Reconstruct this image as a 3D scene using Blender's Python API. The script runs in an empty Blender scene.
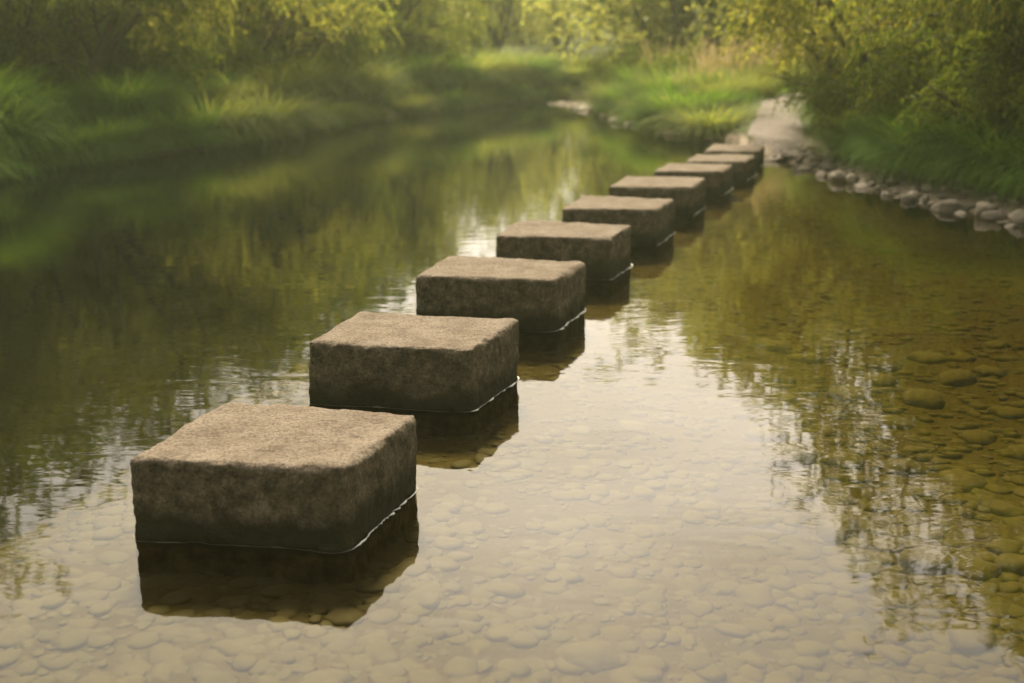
import bpy, math, random
import numpy as np

C = bpy.context.scene.collection
SC = bpy.context.scene
R = math.radians
rng = np.random.default_rng(7)
random.seed(7)

# ------------------------------------------------------------------ helpers
_lat = np.random.default_rng(11).random((64, 64, 64)).astype(np.float64) * 2 - 1

def noise3(p):
    """smooth value noise in -1..1 for an (n,3) array"""
    p = np.asarray(p, float)
    i = np.floor(p).astype(int)
    f = p - i
    f = f * f * f * (f * (f * 6 - 15) + 10)
    a = i & 63
    b = (i + 1) & 63
    g = lambda x, y, z: _lat[x, y, z]
    fx, fy, fz = f[:, 0], f[:, 1], f[:, 2]
    x00 = g(a[:, 0], a[:, 1], a[:, 2]) * (1 - fx) + g(b[:, 0], a[:, 1], a[:, 2]) * fx
    x10 = g(a[:, 0], b[:, 1], a[:, 2]) * (1 - fx) + g(b[:, 0], b[:, 1], a[:, 2]) * fx
    x01 = g(a[:, 0], a[:, 1], b[:, 2]) * (1 - fx) + g(b[:, 0], a[:, 1], b[:, 2]) * fx
    x11 = g(a[:, 0], b[:, 1], b[:, 2]) * (1 - fx) + g(b[:, 0], b[:, 1], b[:, 2]) * fx
    y0 = x00 * (1 - fy) + x10 * fy
    y1 = x01 * (1 - fy) + x11 * fy
    return y0 * (1 - fz) + y1 * fz

def fbm(p, octaves=4, gain=0.5):
    p = np.asarray(p, float)
    s = np.zeros(len(p)); a = 1.0
    for k in range(octaves):
        s += a * noise3(p + 17.3 * k)
        p = p * 2.03
        a *= gain
    return s

def mesh(name, verts, faces, mat, smooth=False):
    """faces: (n,k) int array, one k for all"""
    me = bpy.data.meshes.new(name)
    v = np.asarray(verts, np.float32).reshape(-1, 3)
    f = np.asarray(faces, np.int32)
    n, k = f.shape
    me.vertices.add(len(v)); me.vertices.foreach_set('co', v.ravel())
    me.loops.add(n * k); me.loops.foreach_set('vertex_index', f.ravel())
    me.polygons.add(n)
    me.polygons.foreach_set('loop_start', np.arange(0, n * k, k, dtype=np.int32))
    me.polygons.foreach_set('loop_total', np.full(n, k, np.int32))
    me.polygons.foreach_set('use_smooth', np.full(n, bool(smooth)))
    me.update(calc_edges=True)
    me.validate()
    for m in (mat if isinstance(mat, (list, tuple)) else [mat]):
        me.materials.append(m)
    return me

def obj(name, me, parent=None, loc=(0, 0, 0), rz=0.0, sc=1.0):
    o = bpy.data.objects.new(name, me)
    C.objects.link(o)
    if parent is not None:
        o.parent = parent
    o.location = loc
    o.rotation_euler = (0, 0, rz)
    o.scale = (sc, sc, sc) if not isinstance(sc, (tuple, list)) else sc
    return o

def tag(o, label, cat, group=None):
    o['label'] = label; o['category'] = cat
    if group:
        o['group'] = group
    return o

def structure(o):
    o['kind'] = 'structure'
    return o

# ------------------------------------------------------------------ materials
def newmat(name):
    m = bpy.data.materials.new(name); m.use_nodes = True
    nt = m.node_tree
    for n in list(nt.nodes):
        nt.nodes.remove(n)
    out = nt.nodes.new('ShaderNodeOutputMaterial')
    return m, nt, out

def N(nt, t, **kw):
    n = nt.nodes.new(t)
    for k, v in kw.items():
        if k in ('ins',):
            for kk, vv in v.items():
                n.inputs[kk].default_value = vv
        else:
            setattr(n, k, v)
    return n

def ramp(nt, fac, stops, interp='LINEAR'):
    r = nt.nodes.new('ShaderNodeValToRGB')
    r.color_ramp.interpolation = interp
    el = r.color_ramp.elements
    while len(el) < len(stops):
        el.new(0.5)
    for e, (p, c) in zip(el, stops):
        e.position = p
        e.color = (c[0], c[1], c[2], 1) if isinstance(c, (tuple, list)) else (c, c, c, 1)
    nt.links.new(fac, r.inputs[0])
    return r.outputs[0]

def noise_tex(nt, vec, scale, detail=4, rough=0.55, dist=0.0):
    n = N(nt, 'ShaderNodeTexNoise', ins={'Scale': scale, 'Detail': detail, 'Roughness': rough, 'Distortion': dist})
    nt.links.new(vec, n.inputs['Vector'])
    return n.outputs['Fac']

def mixc(nt, fac, a, b, mode='MIX'):
    m = N(nt, 'ShaderNodeMix', data_type='RGBA', blend_type=mode)
    for sock, v in ((0, fac), (6, a), (7, b)):
        if isinstance(v, bpy.types.NodeSocket):
            nt.links.new(v, m.inputs[sock])
        else:
            m.inputs[sock].default_value = v if not isinstance(v, (tuple, list)) else (v[0], v[1], v[2], 1)
    return m.outputs[2]

def math_n(nt, op, a, b=None):
    m = N(nt, 'ShaderNodeMath', operation=op)
    for k, v in ((0, a), (1, b)):
        if v is None: continue
        if isinstance(v, bpy.types.NodeSocket):
            nt.links.new(v, m.inputs[k])
        else:
            m.inputs[k].default_value = v
    return m.outputs[0]

def leaf_material(name, cols, transl=0.55, gloss=0.5, spec=0.15):
    """leaf / blade: per leaf colour, diffuse and translucent"""
    m, nt, out = newmat(name)
    geo = N(nt, 'ShaderNodeNewGeometry')
    oi = N(nt, 'ShaderNodeObjectInfo')
    n = len(cols)
    c = ramp(nt, geo.outputs['Random Per Island'], [(i / (n - 1), cols[i]) for i in range(n)])
    hs = N(nt, 'ShaderNodeHueSaturation')
    nt.links.new(c, hs.inputs['Color'])
    mr = N(nt, 'ShaderNodeMapRange', ins={3: 0.80, 4: 1.22})
    nt.links.new(oi.outputs['Random'], mr.inputs[0])
    nt.links.new(mr.outputs[0], hs.inputs['Value'])
    col = hs.outputs['Color']
    p = N(nt, 'ShaderNodeBsdfPrincipled', ins={'Roughness': gloss, 'Specular IOR Level': spec})
    nt.links.new(col, p.inputs['Base Color'])
    t = N(nt, 'ShaderNodeBsdfTranslucent')
    tc = mixc(nt, 1.0, col, (1.7, 1.6, 0.6), 'MULTIPLY')
    nt.links.new(tc, t.inputs['Color'])
    mx = N(nt, 'ShaderNodeMixShader', ins={0: transl})
    nt.links.new(p.outputs[0], mx.inputs[1]); nt.links.new(t.outputs[0], mx.inputs[2])
    nt.links.new(mx.outputs[0], out.inputs[0])
    return m

def rock_material(name, lo, hi, scale=6.0, bump=0.3, spec=0.3, rough=0.8, vary=(0.55, 1.35)):
    m, nt, out = newmat(name)
    tc = N(nt, 'ShaderNodeTexCoord'); oi = N(nt, 'ShaderNodeObjectInfo')
    f = noise_tex(nt, tc.outputs['Object'], scale, 6, 0.65)
    c = ramp(nt, f, [(0.3, lo), (0.7, hi)])
    hs = N(nt, 'ShaderNodeHueSaturation'); nt.links.new(c, hs.inputs['Color'])
    mr = N(nt, 'ShaderNodeMapRange', ins={3: vary[0], 4: vary[1]}); nt.links.new(oi.outputs['Random'], mr.inputs[0])
    nt.links.new(mr.outputs[0], hs.inputs['Value'])
    p = N(nt, 'ShaderNodeBsdfPrincipled', ins={'Roughness': rough, 'Specular IOR Level': spec})
    nt.links.new(hs.outputs[0], p.inputs['Base Color'])
    b = N(nt, 'ShaderNodeBump', ins={'Strength': bump, 'Distance': 0.01})
    nt.links.new(noise_tex(nt, tc.outputs['Object'], scale * 6, 4), b.inputs['Height'])
    nt.links.new(b.outputs[0], p.inputs['Normal'])
    nt.links.new(p.outputs[0], out.inputs[0])
    return m

def stone_material():
    m, nt, out = newmat('hewn_stone')
    geo = N(nt, 'ShaderNodeNewGeometry')
    pos = geo.outputs['Position']
    sep = N(nt, 'ShaderNodeSeparateXYZ'); nt.links.new(pos, sep.inputs[0])
    big = noise_tex(nt, pos, 7.0, 5, 0.6)
    fine = noise_tex(nt, pos, 90.0, 4, 0.7)
    base = ramp(nt, big, [(0.30, (0.112, 0.085, 0.061)), (0.52, (0.148, 0.117, 0.087)), (0.72, (0.180, 0.145, 0.111))])
    speck = ramp(nt, fine, [(0.36, 0.42), (0.5, 1.0), (0.66, 1.35)])
    base = mixc(nt, 0.8, base, speck, 'MULTIPLY')
    # weathered blotches on vertical faces, with their backlit shade painted in darker
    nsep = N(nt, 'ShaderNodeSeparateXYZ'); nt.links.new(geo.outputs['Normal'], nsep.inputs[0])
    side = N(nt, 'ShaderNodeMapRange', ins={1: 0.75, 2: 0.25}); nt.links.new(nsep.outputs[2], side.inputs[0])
    shade_blot = ramp(nt, noise_tex(nt, pos, 21.0, 7, 0.75), [(0.36, (0.026, 0.025, 0.010)), (0.52, (0.084, 0.070, 0.039)), (0.68, (0.165, 0.137, 0.086))])
    shade_blot = mixc(nt, 0.7, shade_blot, speck, 'MULTIPLY')
    base = mixc(nt, math_n(nt, 'MULTIPLY', side.outputs[0], 0.85), base, shade_blot)
    # damp, algae-dark tide band above the waterline with an uneven edge
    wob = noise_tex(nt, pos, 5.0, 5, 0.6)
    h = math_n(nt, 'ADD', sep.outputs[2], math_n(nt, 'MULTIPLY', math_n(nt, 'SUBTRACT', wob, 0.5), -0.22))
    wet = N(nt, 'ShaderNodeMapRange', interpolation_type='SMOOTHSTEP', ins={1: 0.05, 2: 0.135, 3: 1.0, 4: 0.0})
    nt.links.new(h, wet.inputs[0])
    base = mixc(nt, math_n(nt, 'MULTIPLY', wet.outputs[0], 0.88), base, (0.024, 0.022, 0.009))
    sub = N(nt, 'ShaderNodeMapRange', ins={1: -0.004, 2: -0.03}); nt.links.new(sep.outputs[2], sub.inputs[0])
    silt = ramp(nt, noise_tex(nt, pos, 22.0, 5, 0.6), [(0.35, (0.06, 0.047, 0.02)), (0.65, (0.14, 0.11, 0.055))])
    base = mixc(nt, sub.outputs[0], base, silt)
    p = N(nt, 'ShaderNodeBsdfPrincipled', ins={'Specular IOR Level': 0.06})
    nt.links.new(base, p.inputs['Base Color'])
    rr = N(nt, 'ShaderNodeMapRange', ins={3: 0.9, 4: 0.85}); nt.links.new(wet.outputs[0], rr.inputs[0])
    nt.links.new(rr.outputs[0], p.inputs['Roughness'])
    # tooling: fine ridges plus grain
    mp = N(nt, 'ShaderNodeMapping', ins={'Scale': (18, 60, 60)}); nt.links.new(pos, mp.inputs[0])
    tool = noise_tex(nt, mp.outputs[0], 1.0, 3, 0.6)
    hgt = math_n(nt, 'ADD', math_n(nt, 'MULTIPLY', tool, 0.7), math_n(nt, 'MULTIPLY', noise_tex(nt, pos, 140, 3, 0.7), 0.6))
    b = N(nt, 'ShaderNodeBump', ins={'Strength': 0.9, 'Distance': 0.014})
    nt.links.new(hgt, b.inputs['Height']); nt.links.new(b.outputs[0], p.inputs['Normal'])
    nt.links.new(p.outputs[0], out.inputs[0])
    return m

def ground_material():
    m, nt, out = newmat('ground_soil')
    geo = N(nt, 'ShaderNodeNewGeometry'); pos = geo.outputs['Position']
    sep = N(nt, 'ShaderNodeSeparateXYZ'); nt.links.new(pos, sep.inputs[0])
    n1 = noise_tex(nt, pos, 3.0, 6, 0.6); n2 = noise_tex(nt, pos, 25.0, 4, 0.65)
    bed = ramp(nt, n1, [(0.3, (0.037, 0.029, 0.0145)), (0.7, (0.062, 0.048, 0.026))])
    bed = mixc(nt, 0.6, bed, ramp(nt, n2, [(0.3, 0.75), (0.7, 1.2)]), 'MULTIPLY')
    shore = ramp(nt, n2, [(0.3, (0.13, 0.102, 0.072)), (0.7, (0.27, 0.215, 0.16))])
    soil = ramp(nt, n1, [(0.3, (0.028, 0.034, 0.012)), (0.7, (0.065, 0.075, 0.025))])
    a = N(nt, 'ShaderNodeMapRange', ins={1: -0.02, 2: 0.03}); nt.links.new(sep.outputs[2], a.inputs[0])
    zz = math_n(nt, 'ADD', sep.outputs[2], math_n(nt, 'MULTIPLY', n1, 0.1))
    b = N(nt, 'ShaderNodeMapRange', ins={1: 0.17, 2: 0.25}); nt.links.new(zz, b.inputs[0])
    c = mixc(nt, a.outputs[0], bed, shore)
    c = mixc(nt, b.outputs[0], c, soil)
    p = N(nt, 'ShaderNodeBsdfPrincipled', ins={'Roughness': 0.95, 'Specular IOR Level': 0.1})
    nt.links.new(c, p.inputs['Base Color'])
    bp = N(nt, 'ShaderNodeBump', ins={'Strength': 0.6, 'Distance': 0.02})
    nt.links.new(n2, bp.inputs['Height']); nt.links.new(bp.outputs[0], p.inputs['Normal'])
    nt.links.new(p.outputs[0], out.inputs[0])
    return m

def water_material():
    m, nt, out = newmat('river_water')
    geo = N(nt, 'ShaderNodeNewGeometry'); pos = geo.outputs['Position']
    mp = N(nt, 'ShaderNodeMapping', ins={'Scale': (2.2, 5.5, 1.0), 'Rotation': (0, 0, R(8))}); nt.links.new(pos, mp.inputs[0])
    w1 = noise_tex(nt, mp.outputs[0], 1.0, 2, 0.5, 0.6)
    mp2 = N(nt, 'ShaderNodeMapping', ins={'Scale': (8, 17, 1.0), 'Rotation': (0, 0, R(-14))}); nt.links.new(pos, mp2.inputs[0])
    w2 = noise_tex(nt, mp2.outputs[0], 1.0, 2, 0.5, 0.4)
    # patches of calmer and more ruffled water
    calm = ramp(nt, noise_tex(nt, pos, 0.35, 2, 0.5), [(0.35, 0.25), (0.65, 1.0)])
    h = math_n(nt, 'ADD', w1, math_n(nt, 'MULTIPLY', math_n(nt, 'MULTIPLY', w2, 0.22), calm))
    b = N(nt, 'ShaderNodeBump', ins={'Strength': 1.0, 'Distance': WAVE}); nt.links.new(h, b.inputs['Height'])
    fr = N(nt, 'ShaderNodeFresnel', ins={'IOR': 1.48}); nt.links.new(b.outputs[0], fr.inputs['Normal'])
    tr = N(nt, 'ShaderNodeBsdfTransparent', ins={'Color': (0.96, 0.94, 0.86, 1)})
    gl = N(nt, 'ShaderNodeBsdfAnisotropic', ins={'Roughness': 0.015, 'Color': (1, 1, 1, 1)})
    nt.links.new(b.outputs[0], gl.inputs['Normal'])
    mx = N(nt, 'ShaderNodeMixShader')
    nt.links.new(fr.outputs[0], mx.inputs[0]); nt.links.new(tr.outputs[0], mx.inputs[1]); nt.links.new(gl.outputs[0], mx.inputs[2])
    nt.links.new(mx.outputs[0], out.inputs[0])
    va = N(nt, 'ShaderNodeVolumeAbsorption', ins={'Color': (0.80, 0.75, 0.20, 1), 'Density': WATER_ABS})
    nt.links.new(va.outputs[0], out.inputs['Volume'])
    return m

def glint_material():
    m, nt, out = newmat('meniscus_highlight')  # whitish colour painted in for the sky highlight on the meniscus
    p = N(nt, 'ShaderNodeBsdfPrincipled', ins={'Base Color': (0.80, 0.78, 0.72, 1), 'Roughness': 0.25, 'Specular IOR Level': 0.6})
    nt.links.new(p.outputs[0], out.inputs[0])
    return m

def bark_material(name, lo, hi):
    m, nt, out = newmat(name)
    tc = N(nt, 'ShaderNodeTexCoord')
    mp = N(nt, 'ShaderNodeMapping', ins={'Scale': (30, 30, 6)}); nt.links.new(tc.outputs['Object'], mp.inputs[0])
    f = noise_tex(nt, mp.outputs[0], 1.0, 5, 0.65)
    p = N(nt, 'ShaderNodeBsdfPrincipled', ins={'Roughness': 0.9, 'Specular IOR Level': 0.15})
    nt.links.new(ramp(nt, f, [(0.3, lo), (0.7, hi)]), p.inputs['Base Color'])
    b = N(nt, 'ShaderNodeBump', ins={'Strength': 0.6, 'Distance': 0.01}); nt.links.new(f, b.inputs['Height'])
    nt.links.new(b.outputs[0], p.inputs['Normal'])
    nt.links.new(p.outputs[0], out.inputs[0])
    return m

def path_material():
    m, nt, out = newmat('trodden_gravel')
    geo = N(nt, 'ShaderNodeNewGeometry'); pos = geo.outputs['Position']
    v = N(nt, 'ShaderNodeTexVoronoi', ins={'Scale': 30.0}); nt.links.new(pos, v.inputs['Vector'])
    n = noise_tex(nt, pos, 4.0, 5, 0.6)
    c = ramp(nt, n, [(0.3, (0.135, 0.110, 0.090)), (0.7, (0.20, 0.168, 0.142))])
    c = mixc(nt, 0.5, c, ramp(nt, v.outputs['Distance'], [(0.0, 1.2), (0.6, 0.6)]), 'MULTIPLY')
    p = N(nt, 'ShaderNodeBsdfPrincipled', ins={'Roughness': 0.95, 'Specular IOR Level': 0.1})
    nt.links.new(c, p.inputs['Base Color'])
    b = N(nt, 'ShaderNodeBump', ins={'Strength': 0.8, 'Distance': 0.02}); nt.links.new(v.outputs['Distance'], b.inputs['Height'])
    nt.links.new(b.outputs[0], p.inputs['Normal'])
    nt.links.new(p.outputs[0], out.inputs[0])
    return m

# ------------------------------------------------------------------ tuning
WAVE = 0.0013
WATER_ABS = 3.0
SUN_EL, SUN_AZ = 54.0, -10.0
HAZE = 0.0017

M = {
    'stone': stone_material(), 'ground': ground_material(), 'water': water_material(), 'glint': glint_material(), 'path': path_material(),
    'cobble': rock_material('bed_cobble', (0.034, 0.027, 0.013), (0.066, 0.052, 0.028), 7.0, 0.06, vary=(0.88, 1.08)),
    'rock': rock_material('bank_rock', (0.125, 0.10, 0.075), (0.25, 0.205, 0.157), 6.0, 0.4),
    'pale_rock': rock_material('pale_shore_rock', (0.25, 0.20, 0.155), (0.42, 0.34, 0.27), 6.0, 0.4),
    'bark': bark_material('willow_bark', (0.045, 0.033, 0.018), (0.12, 0.09, 0.05)),
    'willow': leaf_material('willow_leaf', [(0.05, 0.072, 0.016), (0.09, 0.118, 0.026), (0.145, 0.16, 0.038), (0.23, 0.21, 0.055)]),
    'bush': leaf_material('broad_leaf', [(0.05, 0.08, 0.015), (0.085, 0.12, 0.022), (0.13, 0.16, 0.03), (0.19, 0.19, 0.04)]),
    'shrub': leaf_material('shrub_leaf', [(0.045, 0.072, 0.012), (0.085, 0.115, 0.018), (0.15, 0.155, 0.026)]),
    'sunlitleaf': leaf_material('sunlit_leaf', [(0.07, 0.09, 0.02), (0.135, 0.15, 0.036), (0.21, 0.21, 0.06), (0.30, 0.275, 0.085)], 0.6),  # golden sunlight painted into the willow leaf colour
    'hazeleaf': leaf_material('haze_pale_leaf', [(0.12, 0.15, 0.06), (0.20, 0.225, 0.09), (0.28, 0.285, 0.12), (0.36, 0.33, 0.15)], 0.6),  # far haze and sunlight painted in as paler leaves
    'grass': leaf_material('river_grass', [(0.035, 0.088, 0.010), (0.065, 0.14, 0.018), (0.11, 0.185, 0.034), (0.165, 0.215, 0.05)], 0.45, 0.75, 0.05),
    'palegrass': leaf_material('pale_grass', [(0.075, 0.105, 0.03), (0.12, 0.15, 0.045), (0.175, 0.195, 0.07), (0.23, 0.225, 0.10)], 0.45, 0.75, 0.05),
    'plume': leaf_material('seed_head', [(0.24, 0.18, 0.125), (0.32, 0.25, 0.18), (0.36, 0.30, 0.215)], 0.4),
}

# ------------------------------------------------------------------ terrain
LEFT = np.array([(-11, -60), (-9.5, -20), (-8.4, 0), (-7.0, 8), (-6.3, 11.5), (-5.79, 13.5), (-5.3, 14.5), (-4.9, 15.3), (-4.28, 16.5), (-3.85, 18.0),
                 (-3.5, 19.1), (-3.06, 20.4), (-2.4, 22.2), (-1.83, 24.1), (-1.2, 25.7), (-0.6, 26.9), (0.3, 28.5), (1.5, 29.6), (4, 31.2), (9, 33), (18, 34), (60, 36)])
RIGHT = np.array([(8, -60), (6.5, -20), (5.4, 0), (4.75, 5), (4.25, 8.4), (4.05, 9.6), (3.81, 10.85), (3.58, 11.94), (3.44, 12.97), (3.36, 14.3), (3.33, 15.4),
                  (3.05, 16.8), (2.77, 17.8), (2.34, 19.1), (2.05, 20.6), (1.85, 22.2), (1.55, 24.2), (1.25, 25.8), (0.75, 27.2), (1.1, 27.9), (2.2, 28.6), (4.5, 29.6), (9, 31), (18, 31.6), (60, 33)])
PATH = np.array([(3.22, 14.75), (3.40, 15.6), (3.62, 16.6), (3.95, 18.0), (4.6, 20.0), (6.0, 23.0), (8.6, 27.0), (12, 31), (18, 37)])

def seg_dist(p, line):
    """distance of (n,2) points to a polyline"""
    best = np.full(len(p), 1e9)
    for a, b in zip(line[:-1], line[1:]):
        d = b - a
        t = np.clip(((p - a) @ d) / (d @ d), 0, 1)
        q = a + t[:, None] * d
        best = np.minimum(best, np.hypot(*(p - q).T))
    return best

POLY = np.vstack([LEFT, RIGHT[::-1]])

def inside(p):
    x, y = p[:, 0], p[:, 1]
    r = np.zeros(len(p), bool)
    a = POLY; b = np.roll(POLY, -1, 0)
    for (x1, y1), (x2, y2) in zip(a, b):
        if y1 == y2: continue
        c = ((y1 > y) != (y2 > y)) & (x < (x2 - x1) * (y - y1) / (y2 - y1) + x1)
        r ^= c
    return r

def sstep(a, b, x):
    t = np.clip((x - a) / (b - a), 0, 1)
    return t * t * (3 - 2 * t)

ROW = np.array([(-1.6, 1.8), (-0.75, 3.65), (-0.42, 5.02), (-0.06, 6.4), (0.34, 7.75), (0.82, 9.05), (1.28, 10.47), (1.8, 11.85), (2.26, 12.98), (2.67, 14.4)])

def height(p):
    p = np.asarray(p, float).reshape(-1, 2)
    dl = seg_dist(p, LEFT); dr = seg_dist(p, RIGHT)
    ins = inside(p)
    p3 = np.column_stack([p, np.zeros(len(p))])
    n = fbm(p3 * 0.5, 4); n2 = fbm(p3 * 2.3 + 9, 3)
    # bed: shelving from the right bank, deeper towards the left
    dst = seg_dist(p, ROW)
    lhs = sstep(0.5, 3.0, dst) * ((p[:, 0] - 0.29 * p[:, 1]) < -1.45)          # the deep channel left of the stone row
    bed = -(0.02 + 0.06 * sstep(0, 1.2, dr) + 0.12 * sstep(0.5, 1.8, dst) + 0.03 * sstep(1.0, 3.0, dr) + 0.95 * lhs)
    bed = np.maximum(bed, -(0.03 + 1.3 * sstep(0, 1.5, dl)))
    bed = bed + 0.018 * n2 * sstep(0, 0.6, np.minimum(dl, dr))
    # left bank: steep lip; right bank: stony margin then a rise
    zl = 0.42 * sstep(0.0, 0.5, dl) + 0.35 * sstep(0.3, 4.0, dl) + 0.035 * np.maximum(dl - 3, 0)
    zr = 0.09 * sstep(0, 0.55, dr) + 0.32 * sstep(0.45, 1.6, dr) + 0.3 * sstep(1.5, 6, dr) + 0.035 * np.maximum(dr - 4, 0)
    spit = np.hypot(p[:, 0] - 1.5, (p[:, 1] - 26.9) * 0.8)
    zr = zr * (0.22 + 0.78 * sstep(0.9, 2.0, spit))                       # low gravel spit at the bend
    dp = seg_dist(p, PATH)
    along = np.clip((p[:, 1] - 14.9) / 4.2, 0, 1)
    zp = 0.05 + 0.42 * along + 0.02 * np.maximum(p[:, 1] - 23, 0)
    k = 1 - sstep(0.35, 0.9, dp)
    zr = zr * (1 - k) + zp * k
    land = np.where(dl < dr, zl, zr) + 0.05 * n * sstep(0.1, 1.5, np.minimum(dl, dr)) * (1 - 0.8 * (dp < 0.8))
    far = np.hypot(p[:, 0], p[:, 1] - 15)
    land = np.minimum(land, 2.2 + 0.004 * far)
    return np.where(ins, bed, land)

def grid_axis(lo, hi, fine_lo, fine_hi, step, grow):
    xs = list(np.arange(fine_lo, fine_hi, step))
    s = step; x = xs[-1]
    while x < hi:
        s *= grow; x += s; xs.append(min(x, hi))
    s = step; x = xs[0]
    left = []
    while x > lo:
        s *= grow; x -= s; left.append(max(x, lo))
    return np.array(left[::-1] + xs)

def grid_faces(nx, ny):
    i = np.arange(nx - 1); j = np.arange(ny - 1)
    I, J = np.meshgrid(i, j)
    a = (J * nx + I).ravel()
    return np.column_stack([a, a + 1, a + nx + 1, a + nx])

gx = grid_axis(-600, 600, -9, 9, 0.14, 1.12); gy = grid_axis(-300, 900, 0, 34, 0.16, 1.12)
X, Y = np.meshgrid(gx, gy)
P2 = np.column_stack([X.ravel(), Y.ravel()])
Z = height(P2)
ground = structure(obj('ground', mesh('ground', np.column_stack([P2, Z]), grid_faces(len(gx), len(gy)), M['ground'], True)))

# water: one closed body whose top is the river surface; the banks rise out of it
wv = [(-30, -60, 0), (60, -60, 0), (60, 40, 0), (-30, 40, 0), (-30, -60, -2.6), (60, -60, -2.6), (60, 40, -2.6), (-30, 40, -2.6)]
wf = [(0, 1, 2, 3), (7, 6, 5, 4), (0, 4, 5, 1), (1, 5, 6, 2), (2, 6, 7, 3), (3, 7, 4, 0)]
structure(obj('water', mesh('water', wv, wf, M['water'])))

# path: a strip lying just above the ground
pts = []
for a, b in zip(PATH[:-1], PATH[1:]):
    for t in np.linspace(0, 1, 14, endpoint=False):
        pts.append(a + (b - a) * t)
pts = np.array(pts)
tang = np.gradient(pts, axis=0); tang /= np.hypot(*tang.T)[:, None]
nor = np.column_stack([-tang[:, 1], tang[:, 0]])
wid = 0.35 - 0.02 * np.linspace(0, 1, len(pts)) + 0.07 * noise3(np.column_stack([pts * 1.3, pts[:, :1] * 0]))
wid[:8] += np.linspace(0.25, 0, 8)
cols = []
for s in np.linspace(-1, 1, 9):
    q = pts + nor * (wid * s)[:, None]
    cols.append(np.column_stack([q, height(q) + 0.035 - 0.03 * abs(s) ** 3]))
V = np.stack(cols, 1).reshape(-1, 3)
structure(obj('path', mesh('path', V, grid_faces(9, len(pts)), M['path'], True)))

# ------------------------------------------------------------------ stepping stones
# footprint corners on the water (front left, front right, back right, back left) and height above the water, metres
STONES = [
    ([(-1.155, 3.42), (-0.503, 3.32), (-0.322, 3.85), (-0.995, 4.01)], 0.252, 'nearest and largest looking stepping stone, pale gritty top and shaded sides damp near the water'),
    ([(-0.845, 4.81), (-0.168, 4.69), (0.022, 5.21), (-0.705, 5.39)], 0.255, 'second stepping stone from the near end, just behind the front block'),
    ([(-0.498, 6.18), (0.214, 6.06), (0.408, 6.60), (-0.37, 6.77)], 0.262, 'third stepping stone from the near end, with a bright waterline on its side'),
    ([(-0.10, 7.50), (0.618, 7.43), (0.797, 7.93), (0.045, 8.16)], 0.262, 'fourth stepping stone from the near end, slightly out of focus'),
    ([(0.37, 8.74), (1.057, 8.70), (1.265, 9.29), (0.56, 9.46)], 0.256, 'middle one of the nine stepping stones, fifth from either end'),
    ([(0.825, 10.14), (1.515, 10.09), (1.735, 10.75), (1.045, 10.91)], 0.248, 'sixth stepping stone from the near end, fourth from the gravel path'),
    ([(1.36, 11.52), (2.02, 11.5), (2.22, 12.12), (1.585, 12.25)], 0.225, 'third stepping stone from the gravel path end of the row'),
    ([(1.83, 12.66), (2.45, 12.62), (2.69, 13.29), (2.04, 13.37)], 0.207, 'second stepping stone from the gravel path, behind the longer row'),
    ([(2.24, 14.01), (2.87, 13.96), (3.07, 14.67), (2.48, 14.92)], 0.188, 'last and farthest stepping stone, beside the gravel path landing'),
]

def stone_mesh(corners, h, n, seed, base=-1.1):
    c = np.array(corners)
    Wd = (np.hypot(*(c[1] - c[0])) + np.hypot(*(c[2] - c[3]))) / 2
    Dp = (np.hypot(*(c[3] - c[0])) + np.hypot(*(c[2] - c[1]))) / 2
    Ht = h - base
    half = np.array([Wd, Dp, Ht]) / 2
    u = np.linspace(-1, 1, n)
    U, Vv = np.meshgrid(u, u); U = U.ravel(); Vv = Vv.ravel(); one = np.ones_like(U)
    faces = []; verts = []
    gf = grid_faces(n, n)
    for k, (x, y, z) in enumerate([(U, Vv, one), (-U, Vv, -one), (one, U, Vv), (-one, -U, Vv), (-U, one, Vv), (U, -one, Vv)]):
        verts.append(np.column_stack([x, y, z])); faces.append(gf + k * n * n)
    v = np.vstack(verts); f = np.vstack(faces)
    p = v * half
    key = np.round(v * 4000).astype(np.int64)
    _, idx, inv = np.unique(key, axis=0, return_index=True, return_inverse=True)
    inv = inv.ravel()
    p = p[idx]; f = inv[f]
    # rounded box; the rounding radius wanders along the edges (chipped arrises)
    r = 0.030 + 0.016 * noise3(p * 5 + seed * 3.1) + 0.008 * noise3(p * 19 + seed)
    r = np.clip(r, 0.012, 0.07)
    inner = half[None, :] - r[:, None]
    q = np.clip(p, -inner, inner)
    d = p - q
    L = np.linalg.norm(d, axis=1)
    nrm = np.where(L[:, None] > 1e-9, d / np.maximum(L, 1e-9)[:, None], 0)
    p = np.where(L[:, None] > 1e-9, q + nrm * r[:, None], p)
    w = p.copy()
    disp = 0.008 * fbm(w * 4.2 + seed * 7.7, 3) + 0.0060 * fbm(w * 17 + seed * 2.2, 3) + 0.0026 * fbm(w * 55 + seed, 2)
    top = nrm[:, 2] > 0.7
    disp = np.where(top, disp * 0.55, disp)
    p = p + nrm * disp[:, None]
    # sides taper outward a little below, bilinear map into the footprint
    p[:, :2] *= 1.025
    s = (p[:, 0] / half[0] + 1) / 2; t = (p[:, 1] / half[1] + 1) / 2
    xy = ((1 - s) * (1 - t))[:, None] * c[0] + (s * (1 - t))[:, None] * c[1] + (s * t)[:, None] * c[2] + ((1 - s) * t)[:, None] * c[3]
    z = p[:, 2] + half[2] + base
    cen = c.mean(0)
    grow = 1 + 0.02 * np.clip(h - z, 0, 0.5)
    xy = cen + (xy - cen) * grow[:, None]
    # gentle unevenness of the top
    z = z + np.where(z > 0, 0.003 * noise3(np.column_stack([xy * 3.0, np.full(len(xy), seed)])), 0)
    me_v = np.column_stack([xy - cen, z])
    return me_v, f, cen

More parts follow.
